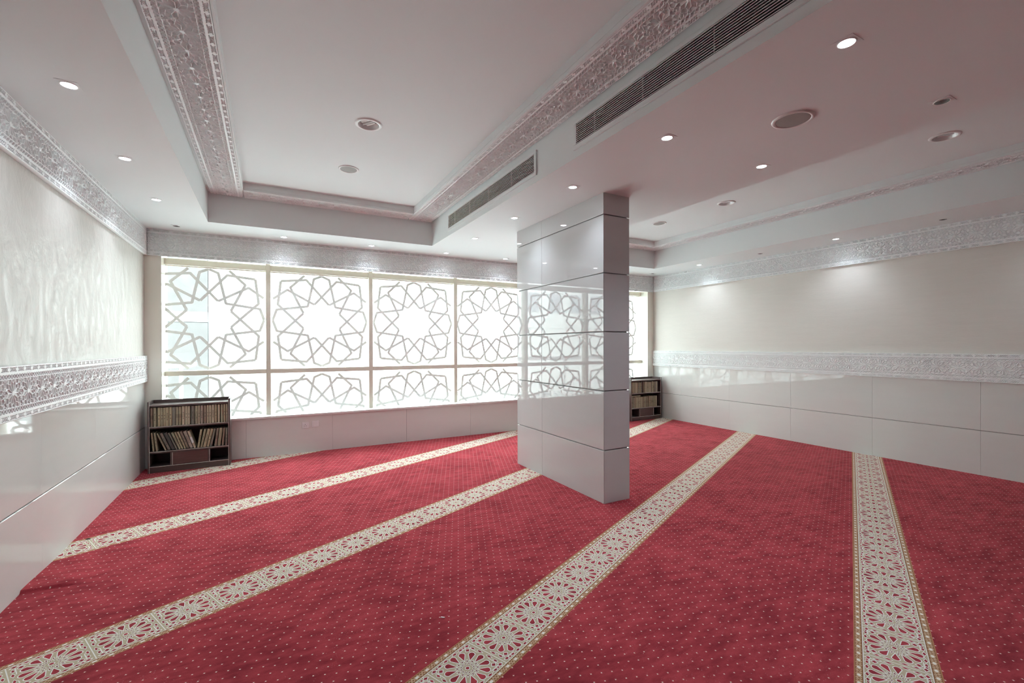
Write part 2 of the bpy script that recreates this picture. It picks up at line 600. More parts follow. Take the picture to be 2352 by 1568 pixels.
def pierced(mb, r, holes, z=ZTT, rad=0.083, hs=0.14, n=32):
    """flat ceiling r with a round opening at each hole"""
    x0, x1, y0, y1 = r
    ycur = y0
    q = lambda a, b, c, d: mb.quad((a, c, z), (a, d, z), (b, d, z), (b, c, z))
    for hx, hy in sorted(holes, key=lambda p: p[1]):
        q(x0, x1, ycur, hy - hs)
        q(x0, hx - hs, hy - hs, hy + hs)
        q(hx + hs, x1, hy - hs, hy + hs)
        for k in range(n):
            a0, a1 = 2 * PI * k / n, 2 * PI * (k + 1) / n
            sq = lambda a: hs / max(abs(math.cos(a)), abs(math.sin(a)))
            mb.quad((hx + rad * math.cos(a0), hy + rad * math.sin(a0), z), (hx + rad * math.cos(a1), hy + rad * math.sin(a1), z),
                    (hx + sq(a1) * math.cos(a1), hy + sq(a1) * math.sin(a1), z), (hx + sq(a0) * math.cos(a0), hy + sq(a0) * math.sin(a0), z))
        ycur = hy + hs
    q(x0, x1, ycur, y1)


mb = MB()
mid = 3.0
ring(mb, (XL - 0.1, mid, YF - 0.1, YB + 0.1), T1, ZC)
ring(mb, (mid, XR + 0.1, YF - 0.1, YB + 0.1), T2, ZC)
ZR = ZT + 0.026                               # backing of the carved panels
for t_, i_ in ((T1, I1), (T2, I2)):
    sides(mb, t_, ZC, ZR)
    ring(mb, t_, i_, ZR)
    sides(mb, i_, ZR, ZTT)
    pierced(mb, i_, [q for q in CANS if i_[0] < q[0] < i_[1]])
mb.quad((XL - 0.1, YF - 0.1, 3.5), (XR + 0.1, YF - 0.1, 3.5), (XR + 0.1, YB + 0.1, 3.5), (XL - 0.1, YB + 0.1, 3.5))
ceiling = struct(mb.obj('ceiling', MAT['ceiling']))

# ------------------------------------------------------------------ walls
TH = 0.014                                    # tile thickness
vj = [6.99, 6.28, 5.205, 4.138, 3.054, 1.999, 0.93, -0.14, -1.21, -2.28, -3.35, -4.42, -5.49]


def side_wall(name, x, sgn, upper, jg=0.0009):
    """sgn +1: faces +X (left wall)"""
    mb = MB()
    xb = x - sgn * TH
    a, b = sorted((xb, xb - sgn * 0.22))
    mb.box(a, b, YF - 0.2, YB + 0.36, -0.1, 3.5)
    w = struct(mb.obj(name, MAT['tile_back']))
    for r0, r1 in ((0.0, JZ - 0.003), (JZ + 0.003, BEZ0 + 0.02)):
        for y1, y0 in zip(vj[:-1], vj[1:]):
            p = MB()
            a, b = sorted((xb, x))
            cb, ct = (0.0 if r0 == 0 else 0.004), (0.004 if r1 < 0.6 else 0.0)
            xi = x - sgn * 0.004
            sec = [(xb, r0), (xi if cb else x, r0), (x, r0 + cb), (x, r1 - ct), (xi if ct else x, r1), (xb, r1)]
            p.prism_xz(sec if sgn > 0 else sec[::-1], y0 + jg, y1 - jg)
            p.obj('wall_panel', MAT['tile'], w)
    p = MB()
    a, b = sorted((xb, x))
    p.box(a, b, YF - 0.05, YB, BEZ0 + 0.021, ZC + 0.05)
    p.obj('upper_plaster', upper, w)
    return w


side_wall('wall_left', XL, 1, MAT['plaster_gloss'], 0.0002)
side_wall('wall_right', XR, -1, MAT['plaster'])
mb = MB()
mb.box(XL - 0.3, XR + 0.3, YF - 0.2, YF, -0.1, 3.5)
struct(mb.obj('wall_front', MAT['cool_paint']))

JL, JR = -1.165, 7.03
WT = 2.70                                     # top of the window opening
mb = MB()
yo = YB + 0.38
mb.box(XL - 0.1, XR + 0.1, YB + TH, yo, -0.1, SILL0, 1)
mb.box(XL - 0.1, JL, YB, yo, SILL0, 3.5, 0)
mb.box(JR, XR + 0.1, YB, yo, SILL0, 3.5, 0)
mb.box(JL, JR, YB, yo, WT, 3.5, 0)
wall_back = struct(mb.obj('wall_back', [MAT['jamb'], MAT['tile_back']]))
xs = [XL, -0.265, 0.817, 1.899, 2.983, 4.062, 5.140, 6.220, XR]
for x0, x1 in zip(xs[:-1], xs[1:]):
    p = MB()
    p.box(x0 + 0.0009, x1 - 0.0009, YB, YB + TH, 0, SILL0 - 0.001)
    p.obj('wall_panel', MAT['tile'], wall_back, bevel=0.0012)

mb = MB()
mb.box(JL + 0.001, JR - 0.001, YB - 0.02, YB + 0.36, SILL0, SILL1)
mb.box(XL + 0.001, JL + 0.001, YB - 0.02, YB, SILL0, SILL1)
mb.box(JR - 0.001, XR - 0.001, YB - 0.02, YB, SILL0, SILL1)
sill = struct(mb.obj('trim_1', MAT['sill'], bevel=0.004))

# ------------------------------------------------------------------ windows
PITCHW = 1.397
half = [
    [(0, .666), (.105, .618), (.19, .212), (.594, .152), (.645, 0)],
    [(.54, .562), (.207, .598), (-.10, .241)],
    [(.54, .562), (.579, .227), (.247, -.11)],
    [(.641, .304), (.457, .441), (.10, .241)],
    [(.23, .662), (.419, .477), (.247, .11)],
]
LINES = []
for ln in half:
    for sx in (1, -1):
        for sz in (1, -1):
            LINES.append([(sx * a, sz * b_) for a, b_ in ln])


def clip(poly, x0, x1, z0, z1):
    for ax, lim, sg in ((0, x0, 1), (0, x1, -1), (1, z0, 1), (1, z1, -1)):
        out = []
        for i in range(len(poly)):
            p, q = poly[i - 1], poly[i]
            dp, dq = sg * (p[ax] - lim), sg * (q[ax] - lim)
            if (dp >= 0) != (dq >= 0):
                k = dp / (dp - dq)
                out.append((p[0] + (q[0] - p[0]) * k, p[1] + (q[1] - p[1]) * k))
            if dq >= 0:
                out.append(q)
        poly = out
        if not poly:
            return poly
    return poly


def lattice(cx, cz, x0, x1, z0, z1):
    hw = 0.0168
    vs, fs = [], []
    for ln in LINES:
        for si, (p, q) in enumerate(zip(ln[:-1], ln[1:])):
            d = Vector((q[0] - p[0], q[1] - p[1])).normalized()
            nrm = Vector((-d.y, d.x)) * hw
            P = Vector((cx + p[0], cz + p[1])) - d * (0.006 if si else 0.0)
            Q = Vector((cx + q[0], cz + q[1])) + d * (0.006 if si < len(ln) - 2 else 0.0)
            poly = clip([tuple(P + nrm), tuple(P - nrm), tuple(Q - nrm), tuple(Q + nrm)], x0, x1, z0, z1)
            if len(poly) > 2:
                fs.append(list(range(len(vs), len(vs) + len(poly))))
                vs += [Vector(w_) for w_ in poly]
    ov, _, of, _, _, orig = delaunay_2d_cdt(vs, [], fs, 0, 1e-5)     # union of the strips, one thin sheet
    mb = MB()
    mb.v = [(w_.x, GL - 0.0052, w_.y) for w_ in ov]
    mb.f = [tuple(t3) for t3, src in zip(of, orig) if src]
    mb.mi = [0] * len(mb.f)
    return mb


for k in range(6):
    xm0 = 0.002 + PITCHW * (k - 1)
    xm1 = xm0 + PITCHW
    x0 = JL if k == 0 else xm0 + 0.029
    x1 = JR if k == 5 else xm1 - 0.029
    fr_ = MB()
    fr_.box(x0, x1, GL - 0.065, GL + 0.06, 2.555, 2.635)
    fr_.box(x0, x1, GL - 0.085, GL + 0.06, 1.121, 1.182)
    fr_.box(x0, x1, GL - 0.012, GL + 0.012, 2.545, 2.555)
    w = struct(fr_.obj('window_%d' % (k + 1), MAT['frame'], bevel=0.003))
    if k < 5:
        p = MB()
        p.box(xm1 - 0.029, xm1 + 0.029, GL - 0.08, GL + 0.06, SILL1, WT)
        p.obj('mullion', MAT['frame'], w, bevel=0.003)
    for nm, z0, z1 in (('lower_pane', SILL1, 1.121), ('upper_pane', 1.182, 2.545), ('top_pane', 2.635, WT)):
        p = MB()
        p.box(x0, x1, GL - 0.004, GL + 0.004, z0, z1)
        p.obj(nm, MAT['glass'], w)
    cxw = 0.702 + PITCHW * (k - 1)
    lattice(cxw, 1.870, x0, x1, 1.184, 2.543).obj('film_pattern', MAT['film'], w)
    lattice(cxw, 0.424, x0, x1, SILL1 + 0.002, 1.119).obj('film_pattern', MAT['film'], w)

# ------------------------------------------------------------------ carved plaster friezes
TW, THH = 0.188, 0.320
NXT, NY = 96, 161


def carve(x, y):
    x = (x / TW - np.round(x / TW)) * TW
    ay, ax = np.abs(y), np.abs(x)
    r = np.hypot(x, y)
    P = lambda rr, deg: np.array((rr * np.cos(np.radians(deg)), rr * np.sin(np.radians(deg))))

    def seg(a, b):
        d = b - a
        k = np.clip(((x - a[0]) * d[0] + (y - a[1]) * d[1]) / (d @ d), 0, 1)
        return np.hypot(x - a[0] - k * d[0], y - a[1] - k * d[1])
    rib = np.full(x.shape, 1.0)
    for i in range(12):
        a = 30 * i
        rib = np.minimum(rib, seg(P(0.012, a), P(0.058, a)) - 0.0021)
        for s in (-1, 1):
            A, B = P(0.058, a), P(0.0805, a + 15 * s)
            rib = np.minimum(rib, seg(A, A + (B - A) * 1.75) - 0.0021)
            rib = np.minimum(rib, seg(P(0.0805, a + 15 * s), P(0.112, a + 15 * s)) - 0.0018)
    for sx in (-1, 1):
        for sy in (-1, 1):
            for A, B in (((0.094, 0.030), (0.066, 0.0835)), ((0.094, 0.052), (0.078, 0.020)), ((0.094, 0.068), (0.076, 0.0835)), ((0.094, 0.010), (0.081, 0.0))):
                rib = np.minimum(rib, seg(np.array((sx * A[0], sy * A[1])), np.array((sx * B[0], sy * B[1]))) - 0.0018)
    rib = np.where(ay > 0.0835, 1.0, rib)
    star = r * (1 - 0.18 * np.cos(12 * np.arctan2(y, x)))
    rib = np.minimum(rib, star - 0.0150)
    rib = np.minimum(rib, np.abs(ay - 0.0835) - 0.0024)
    # rows of leaves between the field and the plain band
    p2 = TW / 6
    for s in (-1, 1):
        ph = PI * x / p2
        w = np.abs(ay - 0.0985 - s * 0.0115 * np.cos(ph)) / np.sqrt(1 + (0.0115 * PI / p2 * np.sin(ph)) ** 2) - 0.0020
        rib = np.where(ay > 0.0835, np.minimum(rib, w), rib)
    hole = np.where(ay < 0.1115, rib, -1.0)         # >0 inside a recess
    p4 = TW / 2
    x4 = np.abs((x / p4 - np.round(x / p4)) * p4)
    for cx, cy, ex, ey in ((0.0, 0.0080, .0085, .0052), (0.0088, 0.0, .0062, .0060), (0.0175, 0.0082, .0085, .0050), (0.0255, 0.0, .0040, .0050), (0.0335, 0.0105, .0080, .0032)):
        hole = np.maximum(hole, -(np.abs(x4 - cx) / ex + np.abs(np.abs(ay - 0.1400) - cy) / ey - 1) * 0.0038)
    k = np.clip((hole + 0.0006) / 0.0024, 0, 1)
    return k * k * (3 - 2 * k)


FR = {}


def frieze_mesh(nt_, depth):
    if (nt_, depth) in FR:
        return FR[(nt_, depth)]
    nx = NXT * nt_ + 1
    L = TW * nt_
    xs_ = np.linspace(0, L, nx)
    ys_ = np.linspace(-THH / 2, THH / 2, NY)
    gx, gy = np.meshgrid(xs_, ys_, indexing='ij')
    h = carve(gx - TW / 2, gy)
    gz = 0.026 - depth * h
    edge = (np.abs(gy) > THH / 2 - 0.001)
    gz = np.where(edge, 0.025, gz)
    gxx = np.clip(gx, 0.0008, L - 0.0008)
    v = np.stack([gxx, gy, gz], -1).reshape(-1, 3)
    idx = np.arange(nx * NY).reshape(nx, NY)
    f = np.stack([idx[:-1, :-1], idx[1:, :-1], idx[1:, 1:], idx[:-1, 1:]], -1).reshape(-1, 4)
    loop = np.concatenate([idx[:, 0], idx[-1, 1:], idx[-2::-1, -1], idx[0, -2:0:-1]])
    base = len(v)
    low = v[loop].copy()
    low[:, 2] = 0.0
    v = np.concatenate([v, low])
    m_ = len(loop)
    lo = base + np.arange(m_)
    s_ = np.stack([loop, lo, np.roll(lo, -1), np.roll(loop, -1)], -1)
    f = np.concatenate([f, s_])
    me = bpy.data.meshes.new('carved_panel')
    me.vertices.add(len(v))
    me.vertices.foreach_set('co', v.astype(np.float32).ravel())
    me.loops.add(f.size)
    me.loops.foreach_set('vertex_index', f.astype(np.int32).ravel())
    me.polygons.add(len(f))
    me.polygons.foreach_set('loop_start', np.arange(0, f.size, 4, dtype=np.int32))
    me.polygons.foreach_set('use_smooth', np.ones(len(f), dtype=bool))
    me.materials.append(MAT['frieze'])
    me.update()
    me.validate()
    FR[(nt_, depth)] = me
    return me


def run_panels(parent, origin, ax, ay, length, sy=1.0, first=None, depth=0.019):
    """carved panels laid end to end from origin along ax; ay is the panel's height direction"""
    ax, ay = Vector(ax), Vector(ay)
    az = ax.cross(ay)
    n = int(round(length / TW))
    i = 0
    while i < n:
        c = first if (i == 0 and first) else 6
        c = min(c, n - i)
        Mx = Matrix((ax * (length / (n * TW)), ay * sy, az)).transposed().to_4x4()
        Mx.translation = Vector(origin) + ax * (i * length / n)
        inst('carved_panel', frieze_mesh(c, depth), parent, matrix=Mx)
        i += c


crz = (CRZ0 + CRZ1) / 2
bez = (BEZ0 + BEZ1) / 2
# left wall: crown and belt
mb = MB(); mb.box(XL, XL + 0.009, 0.9, YB, CRZ0 + 0.003, CRZ1)
t_ = struct(mb.obj('trim_2', MAT['frieze']))
run_panels(t_, (XL + 0.009, 1.300, crz), (0, 1, 0), (0, 0, 1), YB - 0.036 - 1.300, 1.0156, 4, 0.013)
mb = MB(); mb.box(XL, XL + 0.004, 0.9, YB, BEZ0 + 0.002, BEZ1 - 0.002)
t_ = struct(mb.obj('trim_3', MAT['frieze']))
run_panels(t_, (XL + 0.004, 1.317, bez), (0, 1, 0), (0, 0, 1), YB - 0.003 - 1.317, 0.992, 4, 0.0075)
# right wall
mb = MB(); mb.box(XR - 0.009, XR, -0.4, YB, CRZ0 + 0.003, CRZ1)
t_ = struct(mb.obj('trim_4', MAT['frieze']))
run_panels(t_, (XR - 0.009, YB - 0.036, crz), (0, -1, 0), (0, 0, 1), 38 * 0.1858, 1.0156, 5, 0.013)
mb = MB(); mb.box(XR - 0.004, XR, -0.4, YB, BEZ0 + 0.002, BEZ1 - 0.002)
t_ = struct(mb.obj('trim_5', MAT['frieze']))
run_panels(t_, (XR - 0.004, YB - 0.003, bez), (0, -1, 0), (0, 0, 1), 38 * 0.1883, 0.992, 3, 0.0075)
# over the windows
mb = MB(); mb.box(XL + 0.018, XR - 0.018, YB - 0.009, YB, CRZ0 + 0.003, CRZ1)
t_ = struct(mb.obj('trim_6', MAT['frieze']))
run_panels(t_, (XL + 0.036, YB - 0.009, crz), (1, 0, 0), (0, 0, 1), XR - XL - 0.072, 1.0156, 6, 0.013)
# ceiling trays: panels face down, a smooth lip runs along the inner edge
mb = MB()
mb.box(I1[0] - 0.016, I1[0], I1[2], I1[3] + 0.016, ZT - 0.004, ZR)
mb.box(I1[1], I1[1] + 0.016, I1[2], I1[3] + 0.016, ZT - 0.004, ZR)
mb.box(I1[0], I1[1], I1[3], I1[3] + 0.010, ZT - 0.004, ZR)
t_ = struct(mb.obj('trim_7', MAT['ceiling'], bevel=0.003))
cxl, cxr = -0.421, 1.909
run_panels(t_, (cxl, 6.26, ZR), (0, -1, 0), (-1, 0, 0), 34 * 0.190, 1.0, 6)
run_panels(t_, (cxr, 6.26, ZR), (0, -1, 0), (-1, 0, 0), 34 * 0.190, 1.0, 3)
run_panels(t_, (cxl + 0.178, 6.118, ZR), (1, 0, 0), (0, -1, 0), cxr - cxl - 0.356, 0.97, 6)
mb = MB()
mb.box(I2[0] - 0.016, I2[0], I2[2], I2[3] + 0.016, ZT - 0.004, ZR)
mb.box(I2[1], I2[1] + 0.012, I2[2], I2[3] + 0.016, ZT - 0.004, ZR)
mb.box(I2[0], I2[1], I2[3], I2[3] + 0.010, ZT - 0.004, ZR)
t_ = struct(mb.obj('trim_8', MAT['ceiling'], bevel=0.003))
run_panels(t_, (6.277, 6.20, ZR), (0, -1, 0), (-1, 0, 0), 34 * 0.190, 0.86, 6)
run_panels(t_, (4.02, 6.20, ZR), (0, -1, 0), (-1, 0, 0), 34 * 0.190, 1.0, 4)
run_panels(t_, (4.20, 6.066, ZR), (1, 0, 0), (0, -1, 0), 1.90, 0.9, 6)

# ------------------------------------------------------------------ column clad in polished panels
cx0, cx1, cy0, cy1 = 2.790, 3.112, 3.336, 5.020
col_ = thing('column', 'free-standing pillar clad in glossy grey panels on red carpet', 'column', (0, 0, 0))
col_.location = ((cx0 + cx1) / 2, (cy0 + cy1) / 2, 0)
ox, oy = col_.location.x, col_.location.y
pt = 0.018
mb = MB()
mb.box(cx0 + pt - ox, cx1 - pt - ox, cy0 + pt - oy, cy1 - pt - oy, 0, ZC)
mb.obj('core', MAT['tile_back'], col_)
rows = [0.0, 0.504, 1.068, 1.630, 2.187, 2.740, ZC]
gp = 0.0045
e = 0.0012
for z0, z1 in zip(rows[:-1], rows[1:]):
    a, b_ = (z0 if z0 == 0 else z0 + gp), (z1 if z1 == ZC else z1 - gp)
    X0, X1, Y0, Y1 = cx0 - ox, cx1 - ox, cy0 - oy, cy1 - oy
    ys = 4.432 - oy
    for pts in (
        [(X0, Y0 + e), (X0 + pt, Y0 + pt + e), (X0 + pt, ys - 0.0008), (X0, ys - 0.0008)],
        [(X0, ys + 0.0008), (X0 + pt, ys + 0.0008), (X0 + pt, Y1 - pt - e), (X0, Y1 - e)],
        [(X0 + e, Y0), (X1 - e, Y0), (X1 - pt - e, Y0 + pt), (X0 + pt + e, Y0 + pt)],
        [(X1, Y0 + e), (X1, ys), (X1 - pt, ys), (X1 - pt, Y0 + pt + e)],
        [(X1, ys + 0.0016), (X1, Y1 - e), (X1 - pt, Y1 - pt - e), (X1 - pt, ys + 0.0016)],
        [(X0 + e, Y1), (X0 + pt + e, Y1 - pt), (X1 - pt - e, Y1 - pt), (X1 - e, Y1)],
    ):
        sgn = sum(p[0] * q[1] - q[0] * p[1] for p, q in zip(pts, pts[1:] + pts[:1]))
        p = MB()
        p.prism(pts if sgn > 0 else pts[::-1], a, b_)
        p.obj('cladding_panel', MAT['column'], col_, bevel=0.0025)

# ------------------------------------------------------------------ air grilles on the ceiling drop
slat_me = {}


def grille(y0, y1, label):
    z0, z1 = 3.036, 3.196
    xf = T1[1]
    yc, zc = (y0 + y1) / 2, (z0 + z1) / 2
    g = thing('air_grille', label, 'vent', (xf, yc, z0))
    L = (y1 - y0)
    mb = MB()
    fwid = 0.034
    fx0, fx1 = -0.014, -0.0005
    H = z1 - z0
    for (a, b_, c, d) in ((-L / 2 - fwid, L / 2 + fwid, H, H + fwid * 0.8), (-L / 2 - fwid, L / 2 + fwid, -fwid, 0), (-L / 2 - fwid, -L / 2, 0, H), (L / 2, L / 2 + fwid, 0, H)):
        mb.box(fx0, fx1, a, b_, c, d)
    mb.obj('frame', MAT['ceiling'], g, bevel=0.002)
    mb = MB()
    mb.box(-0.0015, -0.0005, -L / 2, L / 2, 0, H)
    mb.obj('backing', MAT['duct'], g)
    n = 11
    key = round(L, 3)
    if key not in slat_me:
        s = MB()
        s.prism_xz([(-0.0125, -0.0030), (-0.0020, 0.0010), (-0.0020, 0.0036), (-0.0125, 0.0022)], -L / 2, L / 2)
        slat_me[key] = s.mesh('slat', MAT['slat'])
    for i in range(n):
        inst('slat', slat_me[key], g, (0, 0, H * (i + 0.5) / n))
    for q in (-0.30, -0.06, 0.18, 0.40):
        s = MB()
        s.box(-0.0075, -0.002, q * L - 0.0015, q * L + 0.0015, 0, H)
        s.obj('spacer', MAT['slat'], g)
    return g


grille(0.645, 2.803, 'long white slatted air grille running out of the top of the picture')
grille(3.424, 5.580, 'white slatted air grille between the pillar and the window wall')

# ------------------------------------------------------------------ small spotlights
plate = MB()
plate.box(-0.049, 0.049, -0.049, 0.049, -0.0016, 0.0)
plate_me = plate.mesh('plate', MAT['ceiling'])
bz = MB()
bz.lathe([(0.0345, -0.0017), (0.0345, -0.0045), (0.037, -0.0055), (0.0400, -0.0045), (0.0415, -0.0017)], 32)
bezel_me = bz.mesh('bezel', MAT['white_metal'], True)
ln_ = MB()
ln_.lathe([(0.0001, -0.0042), (0.022, -0.0040), (0.0345, -0.0028)], 32)
lens_on = ln_.mesh('lens', MAT['lens'], True)
ln_ = MB()
ln_.lathe([(0.0001, -0.0022), (0.014, -0.0021), (0.016, -0.0036), (0.024, -0.0026), (0.0345, -0.0040)], 32)
lens_off = ln_.mesh('lens', MAT['lamp_off'], True)


def spotlight(x, y, lit, label, group, power=SPOT_W):
    t = thing('spotlight', label, 'light', (x, y, ZC), 0.0, group)
    inst('plate', plate_me, t)
    inst('bezel', bezel_me, t)
    inst('lens', lens_on if lit else lens_off, t)
    if lit:
        l = bpy.data.lights.new('beam', 'SPOT')
        l.energy = power
        l.color = (0.80, 0.90, 1.0)
        l.spot_size = math.radians(128)
        l.spot_blend = 1.0
        l.shadow_soft_size = 0.03
        o = bpy.data.objects.new('beam', l)
        C.objects.link(o)
        o.parent = t
        o.location = (0, 0, -0.02)
    return t


GL_, GU = 'lit recessed ceiling spotlights', 'unlit recessed ceiling spotlights'
for x, y, lit, lab in (
    (-0.963, 3.352, 1, 'lit ceiling spotlight above the left wall, nearest the camera'),
    (-0.963, 4.457, 1, 'lit ceiling spotlight above the left wall, middle of that row'),
    (-0.963, 5.560, 1, 'lit ceiling spotlight above the left wall, nearest the window wall'),
    (-0.963, 6.661, 0, 'dark unlit ceiling spotlight in the corner above the left bookcase'),
    (0.187, 6.675, 1, 'lit ceiling spotlight above the second window, first of the window row'),
    (1.315, 6.672, 1, 'lit ceiling spotlight above the bar between second and third windows'),
    (2.444, 6.660, 1, 'lit ceiling spotlight above the bar between third and fourth windows'),
    (3.480, 6.655, 1, 'lit ceiling spotlight just left of the pillar, above the window frieze'),
    (2.440, 1.140, 1, 'largest brightest lit spotlight at the top right of the ceiling'),
    (2.450, 2.252, 1, 'lit spotlight beside the long air grille, left of the round speaker'),
    (2.450, 3.355, 1, 'lit spotlight on the ceiling just in front of the pillar top'),
    (2.455, 4.472, 1, 'lit spotlight beside the pillar, opposite the shorter air grille'),
    (2.452, 5.572, 1, 'lit spotlight between the pillar and window row, by the shorter grille end'),
    (3.516, 2.251, 1, 'lit spotlight below the large round speaker, nearest the right ceiling tray'),
    (3.529, 1.146, 0, 'unlit spotlight in a square plate right of the round speaker'),
    (6.829, 5.539, 1, 'lit spotlight above the right wall, nearer the window'),
    (6.824, 3.318, 1, 'lit spotlight above the right wall, nearer the camera'),
    (6.860, 2.219, 0, 'unlit dark spotlight above the right wall, nearest the picture edge'),
    (6.840, 4.403, 0, 'unlit square spotlight above the right wall between two lit ones'),
    (6.820, 6.647, 0, 'unlit spotlight in the far right corner above the right bookcase'),
    (6.824, 1.108, 1, 'lit spotlight above the right wall, just past the picture edge'),
):
    spotlight(x, y, lit, lab, GL_ if lit else GU, SPOT_W * (1.7 if 2 < x < 4 and y < 3 else 0.8 if 2 < x < 4 and y < 6 else 1.0))


# ------------------------------------------------------------------ large downlights and ceiling speakers
def downlight(x, y, z, label):
    t = thing('downlight', label, 'light', (x, y, z), 0.6, 'large unlit round downlights in the ceiling trays')
    f = MB()
    f.lathe([(0.084, -0.0005), (0.084, -0.006), (0.088, -0.009), (0.106, -0.007), (0.112, -0.0005)], 48)
    f.obj('bezel', MAT['white_metal'], t, True)
    r = MB()
    r.lathe([(0.084, -0.004), (0.080, 0.006), (0.068, 0.030), (0.050, 0.044), (0.0001, 0.048)], 48)
    r.obj('reflector', MAT['chrome'], t, True)
    d = MB()
    d.box(-0.002, 0.002, -0.062, 0.062, 0.008, 0.040)
    d.obj('divider', MAT['white_metal'], t)
    for s in (-1, 1):
        k = MB()
        n = 12
        for i in range(n):
            a0, a1 = 2 * PI * i / n, 2 * PI * (i + 1) / n
            k.quad((s * 0.03 + 0.012 * math.cos(a0), -0.045, 0.022 + 0.012 * math.sin(a0)), (s * 0.03 + 0.012 * math.cos(a1), -0.045, 0.022 + 0.012 * math.sin(a1)),
                   (s * 0.03 + 0.012 * math.cos(a1), 0.045, 0.022 + 0.012 * math.sin(a1)), (s * 0.03 + 0.012 * math.cos(a0), 0.045, 0.022 + 0.012 * math.sin(a0)))
        k.obj('lamp_tube', MAT['tube'], t, True)
    return t


def speaker(x, y, z, label, s=1.0):
    t = thing('ceiling_speaker', label, 'speaker', (x, y, z), 0.0, 'round ceiling speakers')
    f = MB()
    f.lathe([(0.083 * s, -0.004), (0.083 * s, -0.007), (0.090 * s, -0.010), (0.100 * s, -0.007), (0.103 * s, -0.0005)], 48)
    f.obj('bezel', MAT['white_metal'], t, True)
    g = MB()
    g.lathe([(0.0001, -0.0075), (0.05 * s, -0.0072), (0.083 * s, -0.0055)], 48)
    g.obj('speaker_grille', MAT['speaker'], t, True)
    return t


# openings cut for the recessed downlights are simply shallow cans above the flush flange
downlight(0.748, 3.905, ZTT, 'round unlit downlight in the left ceiling tray with bright reflector')
downlight(5.330, 1.712, ZTT, 'round unlit downlight in the right ceiling tray near the picture edge')
downlight(5.290, 3.868, ZTT, 'round unlit downlight in the right ceiling tray nearer the pillar')
speaker(0.750, 4.985, ZTT, 'small round grey speaker in the left ceiling tray behind the downlight')
speaker(5.255, 4.985, ZTT, 'small round grey speaker in the right ceiling tray beside the pillar')
speaker(2.965, 1.690, ZC, 'large round grey speaker between the spotlights at upper right', 1.18)

# ------------------------------------------------------------------ sockets under the sill
t = thing('wall_socket', 'white three-pin power socket on the panel under the window sill', 'socket', (0.458, YB, 0.385))
p = MB(); p.box(-0.045, 0.045, -0.009, -0.0003, -0.045, 0.045); p.obj('plate', MAT['plastic'], t, bevel=0.003)
p = MB(); p.box(-0.028, 0.022, -0.012, -0.009, -0.034, 0.022); p.obj('face', MAT['plastic'], t, bevel=0.002)
for nm, x, z, w_, h_ in (('pin_hole', -0.003, 0.012, .003, .005), ('pin_hole', -0.014, -0.010, .0045, .0025), ('pin_hole', 0.009, -0.010, .0045, .0025)):
    p = MB(); p.box(x - w_, x + w_, -0.0125, -0.0118, z - h_, z + h_); p.obj(nm, MAT['hole'], t)
p = MB(); p.box(0.027, 0.037, -0.0115, -0.009, 0.018, 0.034); p.obj('switch', MAT['plastic'], t, bevel=0.001)
t = thing('wall_switch', 'blank white square plate right of the power socket', 'switch', (0.588, YB, 0.392))
p = MB(); p.box(-0.045, 0.045, -0.009, -0.0003, -0.045, 0.045); p.obj('plate', MAT['plastic'], t, bevel=0.003)
p = MB(); p.box(-0.030, 0.030, -0.013, -0.009, -0.030, 0.030); p.obj('rocker', MAT['plastic'], t, bevel=0.003)

# ------------------------------------------------------------------ bookcases
BW, BH = 0.83, 0.845
FRONT = 6.705
BACK = YB - 0.024
DEP = BACK - FRONT
SH1, SH2, TOPB, BOT = 0.547, 0.252, 0.807, 0.076     # upper faces


